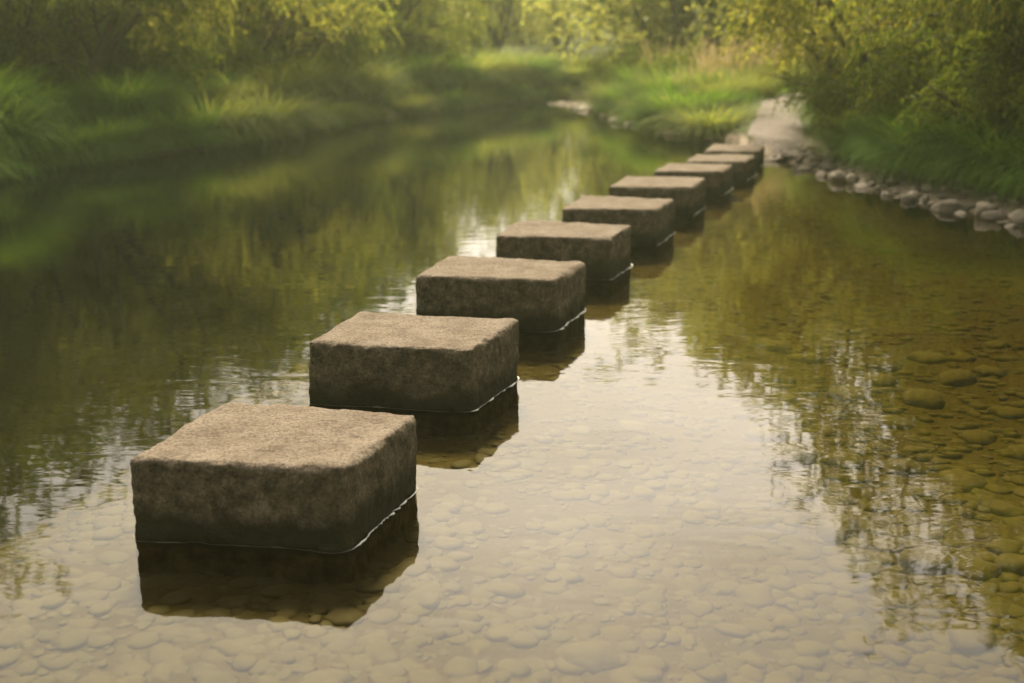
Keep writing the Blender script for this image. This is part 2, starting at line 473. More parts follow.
def glint_mesh(v, f, cen, seed, fr_corner_first=True):
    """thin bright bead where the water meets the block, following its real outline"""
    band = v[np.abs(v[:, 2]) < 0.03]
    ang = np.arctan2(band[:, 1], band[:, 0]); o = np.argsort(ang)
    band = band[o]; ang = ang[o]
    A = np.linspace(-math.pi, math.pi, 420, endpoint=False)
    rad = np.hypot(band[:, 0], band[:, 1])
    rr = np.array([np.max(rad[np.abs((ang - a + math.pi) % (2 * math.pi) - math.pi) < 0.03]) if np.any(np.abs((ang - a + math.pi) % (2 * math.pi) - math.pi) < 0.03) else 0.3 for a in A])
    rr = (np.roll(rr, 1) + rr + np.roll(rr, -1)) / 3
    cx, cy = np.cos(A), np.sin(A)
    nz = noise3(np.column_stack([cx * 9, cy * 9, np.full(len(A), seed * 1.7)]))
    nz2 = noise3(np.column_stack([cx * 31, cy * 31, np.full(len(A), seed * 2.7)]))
    right = sstep(-1.05, -0.75, A) * (1 - sstep(0.65, 0.95, A))        # the modelled highlight is thickest along the right face
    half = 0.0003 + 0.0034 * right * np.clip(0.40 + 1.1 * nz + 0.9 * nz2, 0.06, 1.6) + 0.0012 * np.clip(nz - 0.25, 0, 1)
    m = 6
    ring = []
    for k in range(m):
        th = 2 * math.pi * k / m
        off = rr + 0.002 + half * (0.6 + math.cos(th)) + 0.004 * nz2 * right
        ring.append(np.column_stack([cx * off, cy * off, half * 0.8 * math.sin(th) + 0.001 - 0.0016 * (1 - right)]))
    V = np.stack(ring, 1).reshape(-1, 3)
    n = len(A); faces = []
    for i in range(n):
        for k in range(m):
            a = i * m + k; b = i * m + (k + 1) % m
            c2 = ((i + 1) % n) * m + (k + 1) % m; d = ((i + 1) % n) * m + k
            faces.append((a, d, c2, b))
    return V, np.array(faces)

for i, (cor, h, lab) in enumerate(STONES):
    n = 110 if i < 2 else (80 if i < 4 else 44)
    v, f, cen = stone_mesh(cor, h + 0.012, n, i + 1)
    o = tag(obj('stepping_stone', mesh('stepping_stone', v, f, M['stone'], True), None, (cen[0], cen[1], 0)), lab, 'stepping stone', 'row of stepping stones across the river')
    fv, ff = glint_mesh(v, f, cen, i + 1)
    obj('meniscus_glint', mesh('meniscus_glint', fv, ff, M['glint'], True), o)

# ------------------------------------------------------------------ rocks
def ico(sub):
    import bmesh
    bm = bmesh.new(); bmesh.ops.create_icosphere(bm, subdivisions=sub, radius=1)
    v = np.array([x.co[:] for x in bm.verts]); f = np.array([[q.index for q in t.verts] for t in bm.faces]); bm.free()
    return v, f
ICO4 = ico(4); ICO3 = ico(3); ICO2 = ico(2); ICO1 = ico(1)

def rock_verts(base, seed, angular=0.0, flat=0.6):
    v = base.copy()
    d = 1 + 0.26 * noise3(v * 1.1 + seed * 5.3) + 0.10 * noise3(v * 2.6 + seed) + 0.03 * noise3(v * 7 + seed)
    v = v * d[:, None]
    if angular:
        r = np.random.default_rng(seed)
        for _ in range(7):                       # knock flat facets into it
            nn = r.normal(size=3); nn /= np.linalg.norm(nn)
            k = v @ nn; lim = 0.62 + 0.2 * r.random()
            ov = np.maximum(k - lim, 0)
            v = v - nn * (ov * angular)[:, None]
    v[:, 2] *= flat
    v[:, 1] *= 0.85
    return v

cob_me = [mesh('river_cobble', rock_verts(ICO3[0], 20 + k, 0.0, 0.42 + 0.06 * (k % 3)), ICO3[1], M['cobble'], True) for k in range(7)]
rock_me = [mesh('bank_rock', rock_verts(ICO4[0], 40 + k, 0.75, 0.6 + 0.1 * (k % 3)), ICO4[1], M['rock'], True) for k in range(7)]
pale_me = [mesh('shore_rock', rock_verts(ICO3[0], 60 + k, 0.75, 0.5), ICO3[1], M['pale_rock'], True) for k in range(4)]

def in_stone(x, y, m=0.05):
    for cor, h, lab in STONES:
        c = np.array(cor); cc = c.mean(0)
        if abs(x - cc[0]) < 0.42 + m and abs(y - cc[1]) < 0.36 + m:
            return True
    return False

# cobbles on the bed where the water is clear enough to see them, largest first
COB = [  # x, y, half-length, label
    (1.40, 3.72, 0.105, 'broad flat-topped submerged cobble, the largest of those under the tree reflection'),
    (1.53, 3.62, 0.080, 'dark rounded submerged cobble touching the largest one under the tree reflection'),
    (1.68, 3.66, 0.085, 'pale rounded submerged cobble at the frame edge beside the largest one'),
    (1.35, 3.18, 0.085, 'oval submerged cobble low under the tree reflection, nearer than the largest one'),
    (1.60, 4.60, 0.085, 'rounded submerged cobble lying alone, farther out under the tree reflection'),
    (0.22, 2.98, 0.10, 'wide pale cobble under the bright sky reflection, bigger than all around it'),
    (0.36, 2.62, 0.09, 'second widest pale cobble under the bright sky reflection'),
]
placed = [(a, b, c) for a, b, c, _ in COB]
cob = [(a, b, c, l) for a, b, c, l in COB]
r = np.random.default_rng(5)
tries = 0
while len(cob) < 230 and tries < 60000:
    tries += 1
    y = 2.35 + 4.2 * r.random() ** 1.5
    x = r.uniform(-0.46 * y, 0.46 * y)
    if x < 0.22 * y and r.random() < 0.6: continue
    rad = 0.035 + (0.085 if x / y > 0.22 else 0.06) * r.random() ** 2.2
    if in_stone(x, y): continue
    if any((x - a) ** 2 + (y - b) ** 2 < (0.82 * (rad + c)) ** 2 for a, b, c in placed): continue
    placed.append((x, y, rad))
    u = x / y
    if u > 0.2: l = 'rounded olive-brown cobble on the riverbed under the reflected tree'
    elif u > -0.12: l = 'rounded tan cobble seen faintly through the bright sky reflection'
    else: l = 'rounded cobble on the riverbed around the nearest stepping stone'
    cob.append((x, y, rad, l))
hz = height(np.array([(a, b) for a, b, _, _ in cob]))
for k, (x, y, rad, l) in enumerate(cob):
    o = obj('river_cobble', cob_me[k % len(cob_me)], None, (x, y, hz[k] - rad * ((-0.10 if x / y > 0.22 else 0.26) if k < len(COB) else (0.0 if x / y > 0.22 else 0.30))), r.uniform(0, 6.28), (rad, rad, rad * r.uniform(0.85, 1.1)))
    tag(o, l, 'cobble', None if k < len(COB) else l.replace('rounded', 'cobbles,'))
    if k < len(COB): o['group'] = 'larger cobbles on the riverbed'

# the rest of the pebble bed, too many to count: one mesh
bases = {2: [rock_verts(ICO2[0], 80 + k, 0.0, 0.21) for k in range(8)], 1: [rock_verts(ICO1[0], 80 + k, 0.0, 0.21) for k in range(8)]}
VV = []; FF = []; off = 0
npeb = 22000
py = 1.5 + 11 * r.random(npeb) ** 1.4
px = r.uniform(-0.5, 0.5, npeb) * py
pz = height(np.column_stack([px, py]))
for k in range(npeb):
    if pz[k] > 0.03: continue
    s = 0.014 + 0.052 * r.random() ** 3
    lv = 2 if py[k] < 4.5 else 1
    bf = (ICO2 if lv == 2 else ICO1)[1]
    a = r.uniform(0, 6.28); ca, sa = math.cos(a), math.sin(a)
    v = bases[lv][k % 8] * s
    VV.append(np.column_stack([v[:, 0] * ca - v[:, 1] * sa + px[k], v[:, 0] * sa + v[:, 1] * ca + py[k], v[:, 2] + pz[k] - (0.04 if px[k] > 0.22 * py[k] else 0.19) * s * r.random()]))
    FF.append(bf + off); off += len(v)
pb = obj('pebbles', mesh('pebbles', np.vstack(VV), np.vstack(FF), M['cobble'], True)); pb['kind'] = 'stuff'

# rocks along the right margin
BANK = [  # x, y, z, half-length, flat, label
    (3.86, 10.55, 0.06, 0.21, 'largest grey boulder at the right water edge, smooth rounded top'),
    (4.05, 10.15, 0.05, 0.16, 'long low grey rock just right of the largest boulder at the water edge'),
    (4.16, 9.75, 0.04, 0.15, 'grey rock at the right frame edge on the stony margin'),
    (3.48, 12.75, 0.05, 0.17, 'slanting grey rock among the middle of the right stony margin'),
    (3.40, 13.15, 0.05, 0.13, 'round pale-topped rock left of the slanting grey rock at the water edge'),
    (3.58, 12.55, 0.06, 0.12, 'upright dark-sided rock leaning against the slanting grey rock'),
    (3.36, 13.75, 0.04, 0.14, 'smooth low rock at the water edge near the path end of the stony margin'),
    (3.42, 14.35, 0.04, 0.13, 'flat pale rock at the water edge beside the gravel path landing'),
    (3.70, 11.15, 0.04, 0.12, 'low rock wedged left of the largest boulder at the right water edge'),
]
rk = list(BANK)
occ = [(a, b, d) for a, b, c, d, l in rk]
tries = 0
seglen = [(RIGHT[i], RIGHT[i + 1]) for i in range(4, 10)]
while len(rk) < 190 and tries < 20000:
    tries += 1
    a, b = seglen[r.integers(len(seglen))]
    t = r.random(); q = a + (b - a) * t
    d = b - a; nrm = np.array([d[1], -d[0]]) / np.hypot(*d)
    w = r.random()
    q = q + nrm * (-0.08 + 0.75 * w)
    rad = 0.035 + 0.06 * r.random() ** 1.6 * (1.2 - 0.6 * w)
    if any((q[0] - x) ** 2 + (q[1] - y) ** 2 < (0.75 * (rad + s)) ** 2 for x, y, s in occ): continue
    occ.append((q[0], q[1], rad))
    rk.append((q[0], q[1], None, rad, 'small grey-brown rock packed along the stony right water edge'))
hz = height(np.array([(k[0], k[1]) for k in rk]))
for k, (x, y, z, rad, l) in enumerate(rk):
    zz = max(hz[k], -0.03) + rad * 0.22
    rad = rad * (0.66 if k < len(BANK) else 1)
    o = obj('bank_rock', rock_me[k % 7], None, (x, y, zz), r.uniform(0, 6.28), (rad * 1.1, rad, rad * r.uniform(0.8, 1.1)))
    tag(o, l, 'rock', 'rocks along the right water edge' if k >= len(BANK) else 'larger rocks of the right water edge')

# pale rocks of the far right shore, the gravel spit and the left shore
def shore(line, i0, i1, n, spread, lo, hi, lab, grp, me, side=1):
    segs = [(line[i], line[i + 1]) for i in range(i0, i1)]
    for k in range(n):
        a, b = segs[r.integers(len(segs))]; q = a + (b - a) * r.random()
        d = b - a; nrm = side * np.array([d[1], -d[0]]) / np.hypot(*d)
        q = q + nrm * (-0.05 + spread * r.random())
        rad = lo + (hi - lo) * r.random() ** 1.5
        if seg_dist(q[None], PATH)[0] < 0.75: continue
        z = max(float(height(q[None])[0]), 0.0) + rad * 0.2
        o = obj('shore_rock', me[k % len(me)], None, (q[0], q[1], z), r.uniform(0, 6.28), (rad * 1.2, rad, rad * 0.9))
        tag(o, lab, 'rock', grp)
shore(RIGHT, 10, 17, 46, 0.35, 0.06, 0.17, 'pale rock on the far right shore below the grass', 'pale rocks on the far right shore', pale_me)
shore(RIGHT, 17, 20, 34, 0.8, 0.03, 0.08, 'pale rock on the low gravel spit at the river bend', 'pale rocks of the gravel spit', pale_me)
shore(LEFT, 9, 14, 22, 0.25, 0.06, 0.17, 'brown rock at the foot of the far left bank', 'rocks below the left bank', rock_me, -1)

# ------------------------------------------------------------------ vegetation
def tubes(segs, sides=6):
    """segs: list of polylines [(p, r), ...] -> tapered tubes"""
    V = []; F = []; off = 0
    for line in segs:
        P = np.array([p for p, _ in line]); Rr = np.array([q for _, q in line])
        T = np.gradient(P, axis=0); T /= np.linalg.norm(T, axis=1)[:, None] + 1e-9
        ref = np.array([0.31, 0.17, 0.93]); ref = ref if abs(T[0] @ ref) < 0.95 else np.array([1.0, 0, 0])
        A = np.cross(T, ref); A /= np.linalg.norm(A, axis=1)[:, None]
        B = np.cross(T, A)
        for k in range(sides):
            th = 2 * math.pi * k / sides
            V.append(P + (A * math.cos(th) + B * math.sin(th)) * Rr[:, None])
        n = len(P)
        i = np.arange(n - 1)
        for k in range(sides):
            k2 = (k + 1) % sides
            F.append(np.column_stack([off + k * n + i, off + k * n + i + 1, off + k2 * n + i + 1, off + k2 * n + i]))
        off += n * sides
    return np.vstack(V), np.vstack(F)

def skeleton(seed, h, stems, spread, levels=3, kids=5, lean=(0, 0), up=0.25, low=0.25):
    q = np.random.default_rng(seed)
    lines = []; tips = []
    def grow(p, d, L, rad, lev):
        n = 7 if lev == 0 else 5
        line = [(p.copy(), rad)]
        pts = [p.copy()]; dd = d / np.linalg.norm(d)
        for s in range(n):
            g = up if lev < 2 else -0.05
            dd = dd + q.normal(0, 0.13, 3) + np.array([lean[0] * 0.05, lean[1] * 0.05, g * 0.18])
            dd /= np.linalg.norm(dd)
            p = p + dd * L / n
            line.append((p.copy(), rad * (1 - 0.78 * (s + 1) / n)))
            pts.append(p.copy())
            if lev >= levels - 2:
                tips.append((p.copy(), dd.copy()))
        lines.append(line)
        if lev < levels - 1:
            for k in range(kids):
                t = low + (1 - low) * (k + q.random()) / kids
                i = min(int(t * n), n - 1); f = t * n - i
                b = pts[i] * (1 - f) + pts[min(i + 1, n)] * f
                side = q.normal(0, 1, 3); side -= dd * (side @ dd); side /= np.linalg.norm(side)
                nd = dd * 0.55 + side * 0.85 + np.array([lean[0], lean[1], 0]) * 0.2
                grow(b, nd, L * (0.62 - 0.22 * t) * q.uniform(0.8, 1.25), rad * 0.5 * (1 - 0.5 * t), lev + 1)
    for k in range(stems):
        a = 2 * math.pi * (k + q.random() * 0.7) / stems
        tilt = spread * q.uniform(0.5, 1.1)
        d = np.array([math.cos(a) * tilt + lean[0] * 0.5, math.sin(a) * tilt + lean[1] * 0.5, 1.0])
        p0 = np.array([math.cos(a), math.sin(a), 0]) * (0.12 if stems > 1 else 0.0); p0[2] = -0.15
        grow(p0, d, h * (0.8 if stems > 1 else 0.85) * q.uniform(0.75, 1.0), h * (0.019 if stems > 1 else 0.022), 0)
    return lines, tips

def sprays(seed, tips, strands, leaves, L, droop, lw, jitter=0.18, minz=0.15):
    """leafy shoots from the branch tips, hanging by their droop; every leaf a small rhomb"""
    q = np.random.default_rng(seed + 500)
    TP = np.array([t[0] for t in tips]); TD = np.array([t[1] for t in tips])
    # uneven: some tips carry far more shoots than others
    wgt = q.random(len(TP)) ** 1.7 + 0.08; wgt /= wgt.sum()
    i = q.choice(len(TP), strands, p=wgt)
    p0 = TP[i] + q.normal(0, jitter, (strands, 3))
    d = TD[i] * 0.6 + q.normal(0, 0.6, (strands, 3)); d /= np.linalg.norm(d, axis=1)[:, None]
    Ls = L * q.uniform(0.45, 1.2, strands)
    t = (np.arange(leaves) + 0.5) / leaves
    tt = t[None, :, None]
    pos = p0[:, None, :] + d[:, None, :] * (Ls[:, None, None] * tt * (1 - 0.45 * droop * tt)) + np.array([0, 0, -1.0]) * (Ls[:, None, None] * droop * tt ** 2)
    tan = d[:, None, :] * (1 - 0.9 * droop * tt) + np.array([0, 0, -1.0]) * (2 * droop * tt)
    tan = tan + q.normal(0, 0.45, pos.shape)
    tan /= np.linalg.norm(tan, axis=2)[:, :, None]
    pos = pos.reshape(-1, 3); tan = tan.reshape(-1, 3)
    keep = pos[:, 2] > minz + 0.45 * fbm(np.column_stack([pos[:, :2] * 1.1, np.full(len(pos), seed * 1.7)]), 2) + q.normal(0, 0.10, len(pos)) - 0.0
    keep &= pos[:, 2] > 0.12
    pos = pos[keep]; tan = tan[keep]
    n = len(pos)
    s = q.normal(0, 1, (n, 3)); s -= tan * np.sum(s * tan, 1)[:, None]; s /= np.linalg.norm(s, axis=1)[:, None]
    ln = lw[0] * q.uniform(0.65, 1.25, n)[:, None]; w = lw[1] * q.uniform(0.7, 1.2, n)[:, None]
    up = np.cross(tan, s)
    a = pos; b = pos + tan * ln * 0.45 + s * w * 0.5 + up * w * 0.15; c = pos + tan * ln; e = pos + tan * ln * 0.45 - s * w * 0.5 + up * w * 0.15
    V = np.stack([a, b, c, e], 1).reshape(-1, 3)
    return V, np.arange(4 * n).reshape(-1, 4)

PROTO = {}
def proto(key, seed, h, mat, stems, spread, strands, leaves, L, droop, lw, levels=3, kids=5, lean=(0, 0), up=0.25, low=0.25, jitter=0.18, minz=0.15):
    lines, tips = skeleton(seed, h, stems, spread, levels, kids, lean, up, low)
    tv, tf = tubes(lines)
    cv, cf = sprays(seed, tips, strands, leaves, L, droop, lw, jitter, minz)
    PROTO[key] = (mesh('trunk', tv, tf, M['bark'], True), mesh('crown', cv, cf, M[mat]))

# near willows that lean over the water, then the looser kinds
proto('willow_right', 3, 4.6, 'willow', 7, 0.55, 4200, 22, 0.75, 0.65, (0.085, 0.022), lean=(-0.30, -0.12), low=0.12, minz=1.1)
proto('willow_left', 8, 4.4, 'willow', 6, 0.65, 2500, 22, 0.70, 0.60, (0.090, 0.024), lean=(0.35, -0.12), minz=1.3)
proto('willow', 14, 4.6, 'willow', 5, 0.5, 1900, 20, 0.65, 0.55, (0.10, 0.028), minz=1.0)
proto('bushy', 21, 5.4, 'bush', 3, 0.4, 2600, 16, 0.55, 0.35, (0.10, 0.05), kids=6, low=0.12, minz=0.55)
proto('bushy2', 27, 5.8, 'bush', 2, 0.3, 2600, 16, 0.6, 0.45, (0.11, 0.05), kids=7, low=0.1, minz=0.55)
proto('willow_sunlit', 51, 4.4, 'sunlitleaf', 6, 0.6, 2000, 20, 0.7, 0.6, (0.10, 0.028), minz=1.0)
proto('pale_tall', 57, 5.6, 'hazeleaf', 3, 0.4, 1700, 16, 0.55, 0.4, (0.11, 0.05), kids=6, low=0.12, minz=0.5)
proto('pale', 41, 4.6, 'hazeleaf', 5, 0.5, 950, 18, 0.6, 0.5, (0.10, 0.04), kids=6, low=0.1, minz=0.4)
proto('shrub', 33, 1.7, 'shrub', 9, 0.8, 1500, 14, 0.4, 0.4, (0.075, 0.03), levels=3, kids=4, jitter=0.12)
proto('shrub2', 37, 1.5, 'bush', 8, 0.9, 1500, 14, 0.38, 0.4, (0.075, 0.038), levels=3, kids=4, jitter=0.12)

def plant(name, key, x, y, rz, sc, label, cat, group=None):
    tr, cr = PROTO[key]
    z = float(height(np.array([(x, y)]))[0])
    e = bpy.data.objects.new(name, None); C.objects.link(e)
    e.location = (x, y, z); e.rotation_euler = (0, 0, rz); e.scale = (sc, sc, sc)
    tag(e, label, cat, group)
    for nm, me in (('trunk', tr), ('crown', cr)):
        o = bpy.data.objects.new(nm, me); C.objects.link(o); o.parent = e
    return e

T = 'tree'
plant('willow_tree', 'willow_right', 6.0, 12.4, 0.0, 1.0, 'yellow-green willow leaning over the stony right water edge', T)
plant('willow_tree', 'willow_right', 7.0, 10.6, 0.5, 1.05, 'dark willow on the right bank behind the largest boulder', T)
plant('willow_tree', 'willow_sunlit', 4.9, 15.3, 2.0, 0.9, 'pale willow beside the gravel path, behind the leaning right willow', T)
plant('willow_tree', 'willow_left', -6.3, 17.2, 0.0, 1.02, 'many-stemmed willow with bare slanting branches leaning over the left bank', T)
plant('willow_tree', 'willow', -8.3, 15.4, 1.0, 0.9, 'dark willow at the near end of the left bank', T)
plant('willow_tree', 'willow_left', -9.2, 13.2, 0.3, 0.86, 'willow at the left frame edge above the nearest grass mound', T)
plant('willow_tree', 'willow_sunlit', -4.9, 20.4, 0.4, 0.95, 'golden-lit willow in the middle of the left bank', T)
plant('bushy_tree', 'bushy', -4.7, 23.2, 0.2, 0.88, 'dark green bushy tree on the left bank past the golden willow', T)
plant('willow_tree', 'willow', -3.4, 26.6, 2.6, 0.85, 'soft yellow-green tree on the left bank near the river bend', T)
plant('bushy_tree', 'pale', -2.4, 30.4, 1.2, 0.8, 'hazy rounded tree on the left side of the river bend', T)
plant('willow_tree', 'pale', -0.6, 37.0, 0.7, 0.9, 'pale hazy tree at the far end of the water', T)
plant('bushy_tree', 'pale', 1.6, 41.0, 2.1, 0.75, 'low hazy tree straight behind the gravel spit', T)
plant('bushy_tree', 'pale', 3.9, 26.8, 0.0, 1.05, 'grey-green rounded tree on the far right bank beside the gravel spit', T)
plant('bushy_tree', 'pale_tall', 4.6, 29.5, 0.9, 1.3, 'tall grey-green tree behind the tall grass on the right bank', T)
plant('bushy_tree', 'pale_tall', 7.2, 28.0, 2.2, 1.35, 'broad green tree above the seeding grass beside the path', T)
plant('bushy_tree', 'bushy2', 10.6, 23.5, 3.0, 1.0, 'dark bushy tree where the path runs out of sight', T)
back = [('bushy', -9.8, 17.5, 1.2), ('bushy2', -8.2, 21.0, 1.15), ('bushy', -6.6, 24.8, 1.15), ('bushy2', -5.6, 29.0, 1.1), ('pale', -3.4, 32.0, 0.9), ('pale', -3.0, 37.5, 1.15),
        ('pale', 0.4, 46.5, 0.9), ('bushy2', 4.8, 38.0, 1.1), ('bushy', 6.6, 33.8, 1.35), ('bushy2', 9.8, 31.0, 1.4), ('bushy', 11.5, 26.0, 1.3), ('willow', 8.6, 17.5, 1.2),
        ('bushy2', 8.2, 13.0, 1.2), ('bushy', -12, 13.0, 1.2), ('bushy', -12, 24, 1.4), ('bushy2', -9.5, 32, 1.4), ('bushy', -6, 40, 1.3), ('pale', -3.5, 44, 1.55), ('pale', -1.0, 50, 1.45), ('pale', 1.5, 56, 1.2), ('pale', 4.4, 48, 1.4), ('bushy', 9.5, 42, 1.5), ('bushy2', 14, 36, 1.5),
        ('bushy', 15, 22, 1.4), ('bushy', 13, 52, 1.5), ('bushy2', -12, 48, 1.5)]
for k, (key, x, y, s) in enumerate(back):
    plant('willow_tree' if key == 'willow' else 'bushy_tree', key, x, y, k * 1.37, s,
          'soft green tree in the wood behind the left bank' if x < 0.95 else 'soft green tree in the wood behind the right bank', T,
          'trees of the wood behind the left bank' if x < 0.95 else 'trees of the wood behind the right bank')
# unseen trees added beside and behind the camera to shade the stone fronts
for k, (key, x, y, s) in enumerate([('willow', 7.4, 6.0, 1.1), ('bushy', 7.6, 1.0, 1.2), ('bushy2', 8.5, -5.0, 1.4), ('willow', -9.8, 7.0, 1.1), ('bushy2', -10.5, 1.0, 1.3), ('bushy', -11, -6, 1.4)]):
    plant('bushy_tree' if key[0] == 'b' else 'willow_tree', key, x, y, k * 2.1, s, 'unseen green tree added on the near bank for shade', T, 'added shade trees on the near banks')

# undergrowth shrubs
sh = [(-7.6, 14.2), (-6.6, 16.4), (-5.6, 18.6), (-4.9, 20.6), (-3.5, 22.5), (-3.2, 24.6), (-2.0, 26.6), (-1.9, 30.0), (-8.6, 15.9), (-7.4, 18.4), (-6.2, 21.0), (-5.2, 23.4), (-4.2, 26.4)]
for k, (x, y) in enumerate(sh):
    plant('shrub', 'shrub' if k % 2 else 'shrub2', x, y, k * 1.9, 0.75 + 0.3 * ((k * 7) % 5) / 5, 'leafy shrub under the trees of the left bank', 'shrub', 'shrubs of the left bank')
sh = [(4.25, 14.75, 0.72), (4.6, 14.0, 0.7), (5.1, 13.5, 0.9), (5.2, 11.9, 0.9), (5.6, 10.9, 0.95), (6.0, 9.6, 1.0), (6.5, 12.5, 1.1), (5.8, 16.2, 0.8), (6.6, 15.0, 1.0), (5.2, 10.3, 0.6), (4.55, 13.1, 0.6), (4.75, 12.0, 0.65), (5.0, 11.0, 0.6)]
for k, (x, y, s) in enumerate(sh):
    plant('shrub', 'shrub' if k % 2 == 0 else 'shrub2', x, y, k * 1.3, s, 'leafy shrub on the right bank under the leaning willow', 'shrub', 'shrubs under the right willow')
sh = [(2.75, 24.6, 0.62), (3.1, 23.2, 0.6), (2.5, 26.0, 0.7), (3.9, 25.5, 0.7), (5.0, 26.2, 0.9), (6.3, 25.6, 0.8), (7.6, 24.5, 0.9), (3.6, 27.5, 0.8)]
for k, (x, y, s) in enumerate(sh):
    plant('shrub', 'shrub' if k % 2 == 0 else 'shrub2', x, y, k * 1.3, s, 'low shrub on the far right bank beyond the seeding grass', 'shrub', 'shrubs of the far right bank')

def blades(base, head, length, lean0, lean1, width, segs=5):
    """arching blades: base (n,3), heading angle, length, lean from vertical at foot and tip"""
    n = len(base)
    t = np.linspace(0, 1, segs + 1)
    th = lean0[:, None] + (lean1 - lean0)[:, None] * t[None, :] ** 1.2
    ds = length[:, None] / segs
    hx = np.cumsum(np.sin(th) * ds, 1) - np.sin(th[:, :1]) * ds
    hz_ = np.cumsum(np.cos(th) * ds, 1) - np.cos(th[:, :1]) * ds
    ch, sh_ = np.cos(head)[:, None], np.sin(head)[:, None]
    c = np.stack([base[:, 0:1] + hx * ch, base[:, 1:2] + hx * sh_, base[:, 2:3] + hz_], 2)
    w = width[:, None] * (1 - t[None, :] ** 2.2 * 0.95) * 0.5
    side = np.stack([-sh_ * w, ch * w, np.zeros_like(w)], 2)
    V = np.stack([c - side, c + side], 2).reshape(n, -1, 3)
    k = np.arange(segs)
    f = np.column_stack([2 * k, 2 * k + 1, 2 * k + 3, 2 * k + 2])
    F = (np.arange(n)[:, None, None] * (2 * (segs + 1)) + f[None]).reshape(-1, 4)
    return V.reshape(-1, 3), F

def tussock(seed, n, rad, ln, lean, wd, mat, plume=0):
    q = np.random.default_rng(seed)
    a = q.uniform(0, 6.28, n); rr = rad * np.sqrt(q.random(n))
    base = np.column_stack([rr * np.cos(a), rr * np.sin(a), np.full(n, -0.04)])
    head = a + q.normal(0, 0.6, n)
    L = ln * q.uniform(0.55, 1.15, n)
    l0 = 0.15 + 0.5 * rr / rad * q.random(n); l1 = lean * q.uniform(0.5, 1.25, n)
    V, F = blades(base, head, L, l0, l1, wd * q.uniform(0.6, 1.2, n))
    me = mesh('grass_tussock', V, F, mat)
    return me

tus_green = [tussock(100 + k, 1700, 0.26, 0.85, 2.3, 0.012, M['grass']) for k in range(3)]
tus_mix = [tussock(110 + k, 1300, 0.25, 0.85, 2.2, 0.012, M['palegrass']) for k in range(2)]

def plumes(seed, n):
    """tall flowering grass: stems and a feathery pinkish head on each"""
    q = np.random.default_rng(seed)
    a = q.uniform(0, 6.28, n); rr = 0.22 * np.sqrt(q.random(n))
    base = np.column_stack([rr * np.cos(a), rr * np.sin(a), np.full(n, -0.04)])
    L = q.uniform(0.7, 1.15, n); l0 = q.uniform(0, 0.12, n); l1 = q.uniform(0.1, 0.5, n)
    V, F = blades(base, a, L, l0, l1, np.full(n, 0.006), 4)
    tip = V.reshape(n, -1, 3)[:, -1, :]
    m = 26
    t = q.random((n, m))
    hb = tip[:, None, :] + np.stack([np.cos(a)[:, None] * 0.1 * t, np.sin(a)[:, None] * 0.1 * t, (t - 0.55) * 0.30], 2)
    hb = hb.reshape(-1, 3); k = len(hb)
    hv, hf = blades(hb, q.uniform(0, 6.28, k), q.uniform(0.03, 0.09, k), q.uniform(0.1, 0.5, k), q.uniform(0.5, 1.2, k), np.full(k, 0.007), 2)
    return (V, F), (hv, hf)

plume_protos = []
for k in range(2):
    (sv, sf), (hv, hf) = plumes(130 + k, 34)
    plume_protos.append((tussock(140 + k, 700, 0.25, 0.75, 1.5, 0.010, M['palegrass']), mesh('stem', sv, sf, M['palegrass']), mesh('seed_head', hv, hf, M['plume'])))

def put_tussock(x, y, me, sc, label, group, name='grass_tussock'):
    z = float(height(np.array([(x, y)]))[0])
    o = obj(name, me, None, (x, y, max(z, 0.0)), r.uniform(0, 6.28), (sc, sc, sc * r.uniform(0.85, 1.1)))
    tag(o, label, 'grass', group)
    return o

# named mounds, left bank
put_tussock(-5.95, 13.75, tus_green[0], 1.25, 'lush green grass mound arching to the water at the near left bank', None)
put_tussock(-6.35, 13.45, tus_green[1], 1.2, 'deep green grass mound at the left frame edge by the water', None)
put_tussock(-4.25, 17.1, tus_mix[0], 1.35, 'yellow-green rounded grass mound on the left bank below the slanting branches', None)
put_tussock(-3.85, 18.4, tus_mix[1], 1.5, 'pale arching grass mound overhanging dark water on the middle left bank', None)
tus_at = []
def bank_tussocks(line, i0, i1, n, d0, d1, protos, s0, s1, lab, grp, side, gap=0.0):
    segs = [(line[i], line[i + 1]) for i in range(i0, i1)]
    ll = np.array([np.hypot(*(b - a)) for a, b in segs]); ll /= ll.sum()
    for k in range(n):
        a, b = segs[r.choice(len(segs), p=ll)]; q = a + (b - a) * r.random()
        d = b - a; nrm = side * np.array([d[1], -d[0]]) / np.hypot(*d)
        q = q + nrm * r.uniform(d0, d1)
        if any((q[0] - a) ** 2 + (q[1] - b) ** 2 < gap * gap for a, b in tus_at): continue
        tus_at.append((q[0], q[1]))
        if side > 0 and seg_dist(q[None], PATH)[0] < 0.8: continue
        put_tussock(q[0], q[1], protos[r.integers(len(protos))], r.uniform(s0, s1), lab, grp)
bank_tussocks(LEFT, 3, 9, 60, 0.0, 0.18, tus_green, 0.75, 1.1, 'green tussock hanging over the water edge of the near left bank', 'grass tussocks overhanging the left water edge', -1, 0.3)
bank_tussocks(LEFT, 8, 17, 45, 0.0, 0.15, tus_green[:1] + tus_mix, 0.6, 0.95, 'pale tussock hanging over the water edge of the far left bank', 'grass tussocks overhanging the far left water edge', -1, 0.35)
bank_tussocks(LEFT, 3, 8, 90, 0.3, 1.1, tus_green, 0.9, 1.4, 'green tussock of arching grass on the near left bank', 'grass tussocks of the near left bank', -1, 0.55)
bank_tussocks(LEFT, 8, 17, 130, 0.15, 1.0, tus_green[:1] + tus_mix, 0.9, 1.6, 'yellow-green tussock of arching grass on the far left bank', 'grass tussocks of the far left bank', -1, 0.6)
